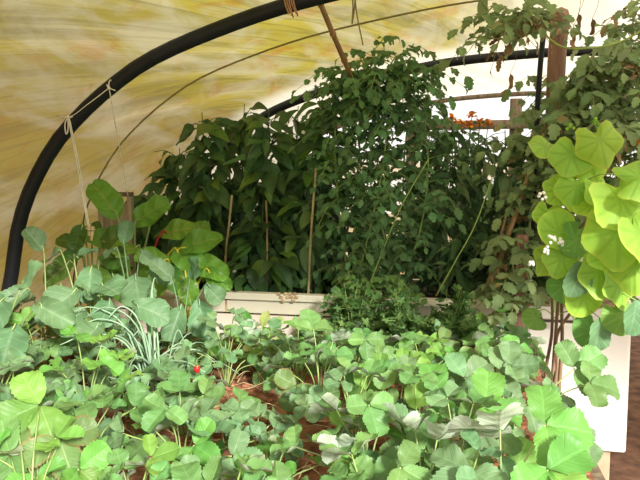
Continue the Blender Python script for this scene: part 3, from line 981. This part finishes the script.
leafy('bean_plant', 'small green bean seedling leaning against the cream planter', 'bean plant', atz(318, 362, SOIL), [
    (314, 330, 2.85, (-.4, -.1, .7), (.2, -1, .1), .07), (324, 332, 2.8, (.6, -.3, -.1), (0, -.9, .4), .07), (316, 340, 2.75, (-.5, -.4, .0), (0, -.8, .5), .06), (326, 345, 2.7, (.3, -.5, -.3), (0, -.8, .5), .07)], G1, STALK['lime'], bean_blade, .003)


# ------------------------------------------------------------------ peppers, chillies, tomatoes
def bush(name, label, cat, base, top, r, nb, reach, nl, Lr, wr, mat, mat2, f2, droop=.9, stemr=.006, spread=(1., .55), flowers=0, bl=.5, fcol='petal', lowest=.08):
    """upright bush: a main stem, side branches, drooping leaves along every branch"""
    root = thing(name, label, cat, base)
    H = top - base
    st, fo, fo2 = MB(), MB(), MB()
    main = spline([base, base + H * .4 + jit(r, .03), top], 14)
    st.tube(main, stemr, stemr * .4, n=6)
    tips = []
    for b in range(nb):
        t = lowest + (1 - lowest) * (b + r.random()) / nb
        o = main[min(13, int(t * 14))]
        a = r.uniform(0, 2 * PI)
        out = SX * (math.cos(a) * spread[0]) + AX * (math.sin(a) * spread[1])
        ln = reach * (1.05 - .55 * t) * r.uniform(.6, 1.1)
        e = o + out * ln + UP * ln * r.uniform(.0, .7)
        br = spline([o, o.lerp(e, .5) + UP * ln * .12, e - UP * ln * .1], 8)
        st.tube(br, stemr * .5, stemr * .25, n=5)
        for k in range(max(3, int(nl * (1.1 - .65 * t)))):
            q = (k + .7 + r.random() * .3) / (nl + .2)
            p = br[min(8, int(q * 8.99))]
            d = (out * .55 + jit(r, .8)).normalized()
            d.z = r.uniform(-1.3, .1)
            d.normalize()
            pe = p + d * r.uniform(.02, .05) + UP * .012
            st.tube([p, pe], .0016, n=4, cap=False)
            L = Lr * r.uniform(.6, 1.15)
            m = fo2 if r.random() < f2 else fo
            nrm = UP + V((0, -.7, 0)) + jit(r, .5)
            m.leaf(basis(pe, d, nrm), L, L * wr * r.uniform(.8, 1.15), tip=1.15, base=.6, fold=r.uniform(.1, .45), curl=droop * r.uniform(.2, 1.1), wave=.03, nt=8, n=2, ph=r.uniform(0, 6))
        tips.append(br[-1])
    st.obj('stem', STALK['dark'], root, base)
    fo.obj('foliage', mat, root, base)
    if fo2.v:
        fo2.obj('foliage', mat2, root, base)['label'] = 'paler green leaves'
    for k in range(flowers):  # white ones are added, standing in for bright gaps between leaves
        c = r.choice(tips) + jit(r, .04)
        mb = MB()
        for j in range(5):
            a = j * 1.2566 + r.random() * .1
            mb.leaf(basis(c, V((math.cos(a), -.35, math.sin(a))), V((0, -1, 0))), .011, .005, nt=4, n=1, curl=.2, fold=.1)
        mb.blob(c, .003, 4)
        mb.obj('flower', M[fcol], root, base)['label'] = 'added white flower for a bright gap' if fcol == 'petal' else 'small yellow flower'
    return root


def pb(px, d):
    p = at(px, 290, d)
    return V((p.x, p.y, ztop - .04))


r = random.Random(21)
PEP = [(152, 3.28, 190, 'outermost dark pepper plant arching over the chard leaves'), (178, 3.42, 148, 'dark leaved pepper plant second from the chard end of the planter'),
       (206, 3.22, 112, 'pepper plant with one raised shoot standing clear against the tan cover'), (238, 3.45, 104, 'dark pepper plant in line with the short pale stake'),
       (266, 3.2, 108, 'dark pepper plant around the thin brownish stake'), (296, 3.42, 106, 'pepper plant crossing the second black hoop below the stained cover'), (322, 3.24, 92, 'pepper plant crowding the tall pale double stake')]
for px, d, ty, lab in PEP:
    tp = at(px + r.uniform(-5, 8), ty, d)
    bush('pepper_plant', lab, 'pepper plant', pb(px, d), tp, r, 34, .18 if px < 160 else .29, 11, .15, .25, LM['pepper'], LM['pepper_light'], .13, flowers=r.randint(3, 6))

BK = [(275, 4.8, 'dark bushy plant beyond the planter under the second hoop'), (318, 5.0, 'dark bushy plant beyond the planter behind the double cane stake'),
      (375, 4.8, 'dark bushy plant beyond the planter behind the tall tomato'), (430, 5.0, 'dark bushy plant beyond the planter behind the tall chilli'), (485, 4.8, 'dark bushy plant beyond the planter below the timber door frame'), (545, 4.9, 'dark bushy plant beyond the planter behind the round brown post')]
for i, (px, d, lab) in enumerate(BK):
    b0 = at(px, 183, d)
    b0.z = 0
    tz = at(px, 180 if px < 400 else 165, d).z
    bush('bushy_plant', lab, 'shrub', b0, b0 + UP * tz, r, 44, .36, 9, .20, .30, LM['pepper'], LM['chilli'], .3, stemr=.01)

CH = [(428, 3.45, 92, 'tall chilli plant with narrow leaves just past the tomato'), (452, 3.25, 118, 'chilli plant with narrow leaves and a yellow flower below the bright end'), (478, 3.42, 132, 'narrow leaved chilli plant in the middle of the planter end'), (505, 3.25, 130, 'narrow leaved chilli plant behind the leaning brown cane'), (530, 3.45, 140, 'dusky chilli plant in the gap between planter and white box')]
for i, (px, d, ty, lab) in enumerate(CH):
    bush('chilli_plant', lab, 'chilli plant', pb(px, d), at(px, ty, d), r, 34, .26, 10, .12, .17, LM['chilli'], LM['tomato_r'], .12, flowers=3 if i != 1 else 2, fcol='petal' if i != 1 else 'yellow')


def compound(st, fo, r, p, d, L, nl=4, mi=0, wr=.36, ls=.32, serr=.16):
    """a feather-shaped leaf: rachis with paired toothed leaflets, drooping"""
    d = d.normalized()
    e = p + d * L - UP * L * .35
    rc = spline([p, p + d * L * .5 + UP * L * .04, e], 8)
    st.tube(rc, .0022, .0012, n=4, cap=False)
    for k in range(nl + 1):
        q = 1. if k == nl else .3 + .6 * k / nl
        c = rc[min(8, int(q * 8))]
        tg = (rc[min(8, int(q * 8))] - rc[max(0, int(q * 8) - 1)]).normalized()
        sd = tg.cross(UP)
        sd = sd.normalized() if sd.length > 1e-3 else V((1, 0, 0))
        dirs = [tg] if k == nl else [tg * .35 + sd, tg * .35 - sd]
        for dd in dirs:
            dd = dd + UP * r.uniform(-.8, .1) + jit(r, .2)
            l = L * ls * r.uniform(.75, 1.2)
            fo.leaf(basis(c, dd, UP + V((0, -.6, 0)) + jit(r, .4)), l, l * wr, tip=.75, base=.55, fold=r.uniform(.1, .5), curl=r.uniform(.2, 1.1), wave=.05, serr=serr, nt=8, n=2, ph=r.uniform(0, 6), mi=mi)


def tomato(label, base, paths, r, mat, nodes=14, L=.2, stemmat='green', dry=0., stemr=.006, name='tomato_plant', cat='tomato plant', fruit=(), flowers=0, wr=.36, ls=.32):
    root = thing(name, label, cat, base)
    st, fo, fd = MB(), MB(), MB()
    for pth in paths:
        pp = spline(pth, nodes * 2)
        st.tube(pp, stemr, stemr * .5, n=6)
        for k in range(nodes):
            p = pp[min(len(pp) - 1, k * 2 + 1)]
            a = k * 2.4 + r.uniform(-.4, .4)
            d = SX * math.cos(a) + AX * math.sin(a) + UP * r.uniform(-.1, .5)
            if r.random() < dry:
                compound(st, fd, r, p, d - UP * .5, L * r.uniform(.5, .8), wr=.22)
            else:
                compound(st, fo, r, p, d, L * r.uniform(.7, 1.15), wr=wr, ls=ls)
    st.obj('stem', STALK[stemmat], root, base)
    fo.obj('foliage', mat, root, base)
    if fd.v:
        fd.obj('dried_leaves', LM['dry'], root, base)['label'] = 'brown dried leaves'
    for c in fruit:
        mb = MB(); mb.blob(c, .022, 8); mb.obj('fruit', M['orange'], root, base)['label'] = 'orange ripening fruit'
    return root


b = pb(352, 3.15)
tomato('tall tomato plant whose leafy top reaches above the second black hoop', b, [
    [b, at(356, 200, 3.15), at(362, 120, 3.12), at(374, 48, 3.1)], [b, at(340, 220, 3.1), at(335, 150, 3.08), at(338, 92, 3.1)], [b, at(372, 220, 3.05), at(385, 150, 3.05), at(388, 80, 3.1)], [at(360, 150, 3.12), at(352, 100, 3.05), at(344, 72, 3.0)], [at(388, 130, 3.05), at(402, 95, 3.05), at(418, 74, 3.05)], [at(366, 120, 3.0), at(378, 85, 2.98), at(396, 56, 3.0)]], r, LM['tomato'], 40, .21, ls=.24, wr=.33)
b = pb(398, 3.3)
tomato('tomato plant filling the space between tall tomato and chilli plants', b, [
    [b, at(402, 210, 3.25), at(405, 150, 3.2), at(412, 82, 3.2)], [b, at(385, 240, 3.15), at(372, 190, 3.1), at(366, 150, 3.1)], [b, at(420, 230, 3.15), at(428, 170, 3.15), at(425, 120, 3.2)]], r, LM['tomato'], 36, .21, ls=.24, wr=.33)

# pale crossing shoots in front of the chillies
cane('plant_shoot', [at(436, 296, 3.02), at(455, 262, 3.0), at(475, 225, 3.0), at(492, 178, 3.0)], .0035, .0025, STALK['lime'], 'long pale green shoot leaning before the chilli plants', 'shoot')
cane('plant_shoot', [at(369, 286, 3.0), at(385, 245, 2.98), at(402, 205, 2.98), at(428, 160, 3.0)], .0035, .0025, STALK['lime'], 'long pale green shoot slanting in front of the tomato plants', 'shoot')

# muted green tomato vines over the white box
r = random.Random(77)
VINES = [
    ('muted green tomato vine climbing the round brown post', 552, 3.3, [[(552, 295, 3.3), (556, 180, 3.3), (553, 120, 3.35), (552, 80, 3.4)], [(545, 30, 3.0), (530, 18, 2.85), (512, 22, 2.8), (498, 40, 2.75)]]),
    ('muted green tomato vine hanging above the lime leaved climber', 588, 3.15, [[(588, 295, 3.15), (590, 180, 3.1), (585, 110, 3.05), (588, 85, 3.0)], [(590, 180, 3.1), (570, 150, 3.0), (562, 128, 3.0), (552, 120, 3.0)], [(585, 120, 3.05), (610, 80, 2.95), (625, 60, 2.9)]]),
    ('thick muted green tomato vine filling the corner above the white box', 622, 3.2, [[(622, 295, 3.2), (625, 160, 3.15), (630, 60, 3.1), (634, 10, 3.0)], [(625, 160, 3.1), (605, 120, 3.0), (602, 90, 3.0), (600, 75, 3.0)], [(625, 120, 3.1), (645, 60, 3.0), (650, 10, 3.0)]]),
    ('muted green tomato vine at the far side of the white box behind the climber', 660, 3.1, [[(655, 300, 3.1), (650, 200, 3.0), (648, 120, 2.9), (640, 50, 2.8)], [(650, 240, 3.0), (630, 200, 2.95), (615, 190, 2.9)], [(650, 200, 3.0), (640, 150, 2.8), (625, 130, 2.8)]]),
    ('low muted green tomato vine draping the gap beside the short brown post', 528, 3.15, [[(528, 290, 3.15), (530, 220, 3.1), (535, 160, 3.1), (540, 140, 3.1)], [(528, 250, 3.1), (514, 250, 2.95), (513, 285, 2.93), (511, 315, 2.93)], [(530, 220, 3.1), (548, 190, 3.0), (560, 150, 3.0)]]),
]
for i, (lab, px, d, paths) in enumerate(VINES):
    b = pb(px, d)
    tomato(lab, b, [[at(*q) for q in pth] for pth in paths], r, LM['tomato_r'], 26, .22, 'olive', .14 if i != 4 else .04, ls=.28, wr=.34, fruit=[at(638, 141, 2.75)] if i == 3 else ())
# arching pale vine shoot
cane('plant_shoot', [at(520, -10, 2.9), at(538, 25, 2.85), at(560, 46, 2.8), at(590, 48, 2.75), at(620, 42, 2.7), at(650, 26, 2.65)], .0045, .0035, STALK['lime'], 'thick pale yellow green vine shoot arching across the muted green tomato vines', 'shoot')

# dried leaves dangling on threads above the vines
for (px, py), lab in zip(((578, 20), (573, 33), (592, 25), (510, 80)), ('curled brown dead leaf hanging upper of two beside the post', 'curled brown dead leaf hanging lower of two beside the post', 'small curled dead leaf hanging on its own over the vines', 'pale papery dead leaf hanging against the bright end')):
    p = at(px, py - 6, 3.05)
    mb = MB()
    mb.leaf(basis(p, V((.15, -.1, -1)), V((.2, -1, .2))), .07, .016, curl=.9, fold=.7, nt=8, n=2, wave=.1)
    mb.tube(spline([p, p + UP * .05 + SX * .02, p + UP * .12 + SX * .03], 5), .0012, n=4)
    tag(mb.obj('dead_leaf', LM['dry']), lab, 'dead leaf')

# ------------------------------------------------------------------ lime leaved climber
cb = atz(552, 405, SOIL)
cl = thing('climbing_plant', 'lime green climber with large round leaves rising from woody stems at the bed corner', 'climber', cb)
for pts in ([cb, at(553, 372, 2.45), at(556, 330, 2.4), at(560, 285, 2.35), at(570, 230, 2.3), at(568, 160, 2.3)],
            [cb + V((.02, 0, 0)), at(562, 345, 2.4), at(562, 300, 2.38), at(566, 250, 2.3), at(590, 215, 2.2)],
            [cb + V((-.02, .01, 0)), at(546, 370, 2.45), at(552, 330, 2.42), at(551, 280, 2.4), at(546, 230, 2.38)],
            [cb + V((.0, .02, 0)), at(557, 370, 2.45), at(559, 330, 2.45), at(600, 290, 2.3), at(640, 320, 2.2)]):
    mb = MB()
    mb.tube(spline(pts, 24), .0075, .004, n=7)
    mb.obj('stem', STALK['brown'], cl, cb)
r = random.Random(9)
LV = [  # px, py of stalk point, d, radius px, tip direction in picture (dx, dy up), tilt, mat
    (600, 140, 2.20, 27, (.3, -1), 'lime'), (572, 155, 2.25, 26, (-.5, -.8), 'lime'), (545, 147, 2.3, 20, (-1, -.1), 'lime'), (588, 160, 2.28, 22, (.2, -1), 'lime'), (577, 186, 2.22, 24, (-.5, -.6), 'lime'),
    (603, 190, 2.2, 22, (.5, -.7), 'lime'), (622, 200, 2.05, 40, (.3, -.9), 'lime'), (640, 178, 2.0, 32, (.8, .2), 'lime'), (618, 232, 2.02, 38, (-.2, -1), 'lime'), (640, 235, 2.0, 32, (.6, -.5), 'lime'),
    (560, 190, 2.3, 20, (-.8, -.5), 'lime'), (548, 215, 2.32, 19, (-.5, -1), 'lime'), (560, 232, 2.25, 26, (-.8, -.3), 'lime'), (548, 258, 2.28, 22, (-.6, -.7), 'lime'), (562, 258, 2.2, 22, (-.1, -1), 'lime'), (575, 240, 2.22, 22, (.5, -.3), 'limegreen'),
    (582, 262, 2.15, 26, (.1, -1), 'brass'), (600, 272, 2.15, 27, (.3, -.9), 'lime'), (585, 296, 2.2, 21, (-.2, -1), 'lime'), (618, 285, 2.15, 24, (.5, -.8), 'lime'), (600, 318, 2.15, 24, (-.1, -1), 'brass'),
    (622, 315, 2.15, 22, (.2, -1), 'limegreen'), (636, 300, 2.1, 25, (.2, -1), 'brass'), (592, 330, 2.2, 21, (.0, -1), 'limegreen'), (610, 255, 2.1, 24, (-.7, -.2), 'lime'),
    (590, 205, 2.22, 22, (-.3, -.9), 'lime'), (634, 268, 2.05, 26, (-.3, -1), 'lime'), (536, 318, 2.4, 15, (-.9, -.1), 'limegreen'), (565, 285, 2.25, 20, (.4, -.8), 'limegreen')]
stempts = spline([cb, at(556, 330, 2.4), at(562, 285, 2.35), at(575, 230, 2.3), at(572, 160, 2.3)], 40)
for px, py, d, rp, tdir, m in LV:
    p = at(px, py, d)
    R = rp * d / F * .86
    out = V((tdir[0] + r.uniform(-.5, .5), -.15, tdir[1] + r.uniform(-.2, .3)))
    nrm = V((r.uniform(-.6, .6), -1, r.uniform(.1, 1.3)))
    mb = MB()
    if m == 'brass':
        mb.leaf(basis(p, out, nrm), R * 1.6, R * .62, tip=.5, base=.5, fold=.3, curl=.5, wave=.05, nt=12, n=3, ph=r.random() * 6, serr=.03)
        mat = LM['brassica']
    else:
        mb.round_leaf(basis(p, out, nrm), R, cup=r.uniform(-.35, .3), wave=r.uniform(.05, .14), tipx=r.uniform(.0, .22), ph=r.uniform(0, 6), lobes=5 if m == 'lime' and r.random() < .8 else 0, depth=.15)
        mat = LM[m]
    ob = mb.obj('leaf', mat, cl, cb)
    if m != 'lime':
        ob['label'] = 'darker green leaf' if m == 'limegreen' else 'grey green leaf'
    q = min(stempts, key=lambda s: (s - p).length + max(0, s.z - p.z) * .5)
    stalk(cl, ob, [q, q.lerp(p, .5) + UP * .03 + V((0, .03, 0)), p + V((0, .005, 0))], .0024, .0018, STALK['lime'])
for c in ((541, 196), (532, 262), (560, 242), (553, 240), (545, 250), (600, 132), (571, 128), (598, 122)):
    p = at(c[0], c[1], 2.15 if c[1] > 190 else 2.25)
    mb = MB()
    for k in range(6):
        mb.blob(p + jit(r, .012), .006, 4)
    mb.obj('flower_buds', M['petal'] if c[1] > 190 else LM['lime'], cl, cb)


# ------------------------------------------------------------------ herbs
def herb(label, base, r, n, h, spread, mat, mat2, f2=.25, name='parsley_plant', cat='herb', size=.022):
    root = thing(name, label, cat, base)
    st, fo, fo2 = MB(), MB(), MB()
    for k in range(n):
        d = rdir(r, .35, 1.4)
        l = h * r.uniform(.5, 1.1)
        e = base + V((d.x * spread, d.y * spread, d.z * 1.)) * l
        pp = spline([base + V((d.x, d.y, 0)) * .02, base.lerp(e, .55) + UP * l * .1, e], 8)
        st.tube(pp, .002, .0012, n=4, cap=False)
        for j in range(9):
            q = r.uniform(.5, 1)
            c = pp[int(q * 8)]
            dd = (rdir(r, -.4, .5) + d * .4).normalized()
            c2 = c + dd * r.uniform(.01, .045)
            st.tube([c, c2], .001, n=3, cap=False)
            m = fo2 if r.random() < f2 else fo
            m.round_leaf(basis(c2, dd, UP + V((0, -.5, 0)) + jit(r, .5)), size * r.uniform(.7, 1.2), lobes=5, depth=.45, cup=.1, wave=.12, notch=.7, rings=2, seg=20, ph=r.uniform(0, 6))
    st.obj('stem', STALK['green'], root, base)
    fo.obj('foliage', mat, root, base)
    if fo2.v:
        fo2.obj('foliage', mat2, root, base)['label'] = 'lighter green leaves'
    return root


r = random.Random(4)
herb('bushy dark parsley plant against the middle of the cream planter', bs(352, 2.78), r, 60, .33, .6, LM['herb'], LM['herb_light'])
herb('bushy dark parsley plant under the planter end by the gap', bs(448, 2.76), r, 60, .31, .7, LM['herb'], LM['herb_light'])
herb('bushy parsley plant between the two others along the planter', bs(402, 2.8), r, 60, .30, .7, LM['herb'], LM['herb_light'])
b = pb(385, 3.08)
tomato('young feathery leaved tomato spilling over the cream planter ledge', b, [[b, at(388, 285, 2.98), at(385, 275, 2.92)], [b, at(400, 290, 2.98), at(412, 296, 2.92)], [b, at(370, 285, 3.0), at(352, 282, 2.95)], [at(352, 300, 2.9), at(349, 275, 2.95), at(347, 262, 3.0)]], r, LM['herb_light'], 6, .13, 'green', stemr=.003)
b = pb(474, 3.06)
leafy('courgette_seedling', 'pale green seedling leaves hanging over the planter end', 'seedling', b, [
    (485, 300, 2.95, (.4, -.4, .0), (0, -.7, .7), .09), (474, 302, 2.94, (-.5, -.5, -.2), (0, -.7, .7), .09), (496, 304, 2.94, (.6, -.3, -.3), (.1, -.7, .6), .08), (480, 312, 2.93, (-.1, -.6, -.6), (0, -1, .4), .08)], LM['straw_c'], STALK['lime'], brass_blade, .003)

# orange blooms seen against the far end
b = P(ud(at(465, 150, 5.6))[0], 5.6, 0)
rt = thing('marigold_plant', 'tall plant with orange and yellow blooms far back before the bright end', 'flowering plant', b)
r = random.Random(8)
st, fo = MB(), MB()
for px, py in ((452, 118), (462, 122), (472, 116), (480, 122), (488, 124), (458, 126), (470, 125), (446, 122)):
    e = at(px, py, 5.6)
    st.tube(spline([b, b.lerp(e, .6) + jit(r, .03), e], 8), .006, .004, n=5)
    mb = MB()
    for k in range(16):
        dd = rdir(r, -.5, 1.2)
        mb.leaf(basis(e, dd, UP), .055, .018, nt=4, n=1, curl=.5)
    mb.obj('bloom', M['orange'], rt, b)
    for k in range(14):
        c = b.lerp(e, r.uniform(.55, .97))
        fo.leaf(basis(c, rdir(r, -.4, .4), UP + V((0, -.5, 0))), .12, .03, nt=6, n=2, curl=.5)
st.obj('stem', STALK['dark'], rt, b)
fo.obj('foliage', LM['chilli'], rt, b)

# ------------------------------------------------------------------ light
w = bpy.data.worlds.new('World')
sc.world = w
w.use_nodes = True
nt = w.node_tree
bg = nt.nodes['Background']
bg.inputs[0].default_value = (1., .985, .96, 1)
bg.inputs[1].default_value = 1.15

sd = bpy.data.lights.new('sun', 'SUN')
sd.energy = 6.0
sd.angle = math.radians(9)
sd.color = (1, .97, .9)
so = bpy.data.objects.new('sun', sd)
COL.objects.link(so)
trav = V((-.45, 1., -.56))
so.rotation_euler = trav.to_track_quat('-Z', 'Y').to_euler()
so.location = (2, -4, 5)

cd = bpy.data.cameras.new('camera')
cd.sensor_width = 36
cd.lens = 36 * F / 640
cd.clip_start = .05
co = bpy.data.objects.new('camera', cd)
COL.objects.link(co)
co.location = CAM
co.rotation_euler = (PI / 2 - PITCH, 0, 0)
sc.camera = co

sc.view_settings.view_transform = 'Standard'
sc.view_settings.look = 'None'
sc.view_settings.exposure = 0.36
sc.view_settings.gamma = 1
sc.view_settings.use_curve_mapping = False
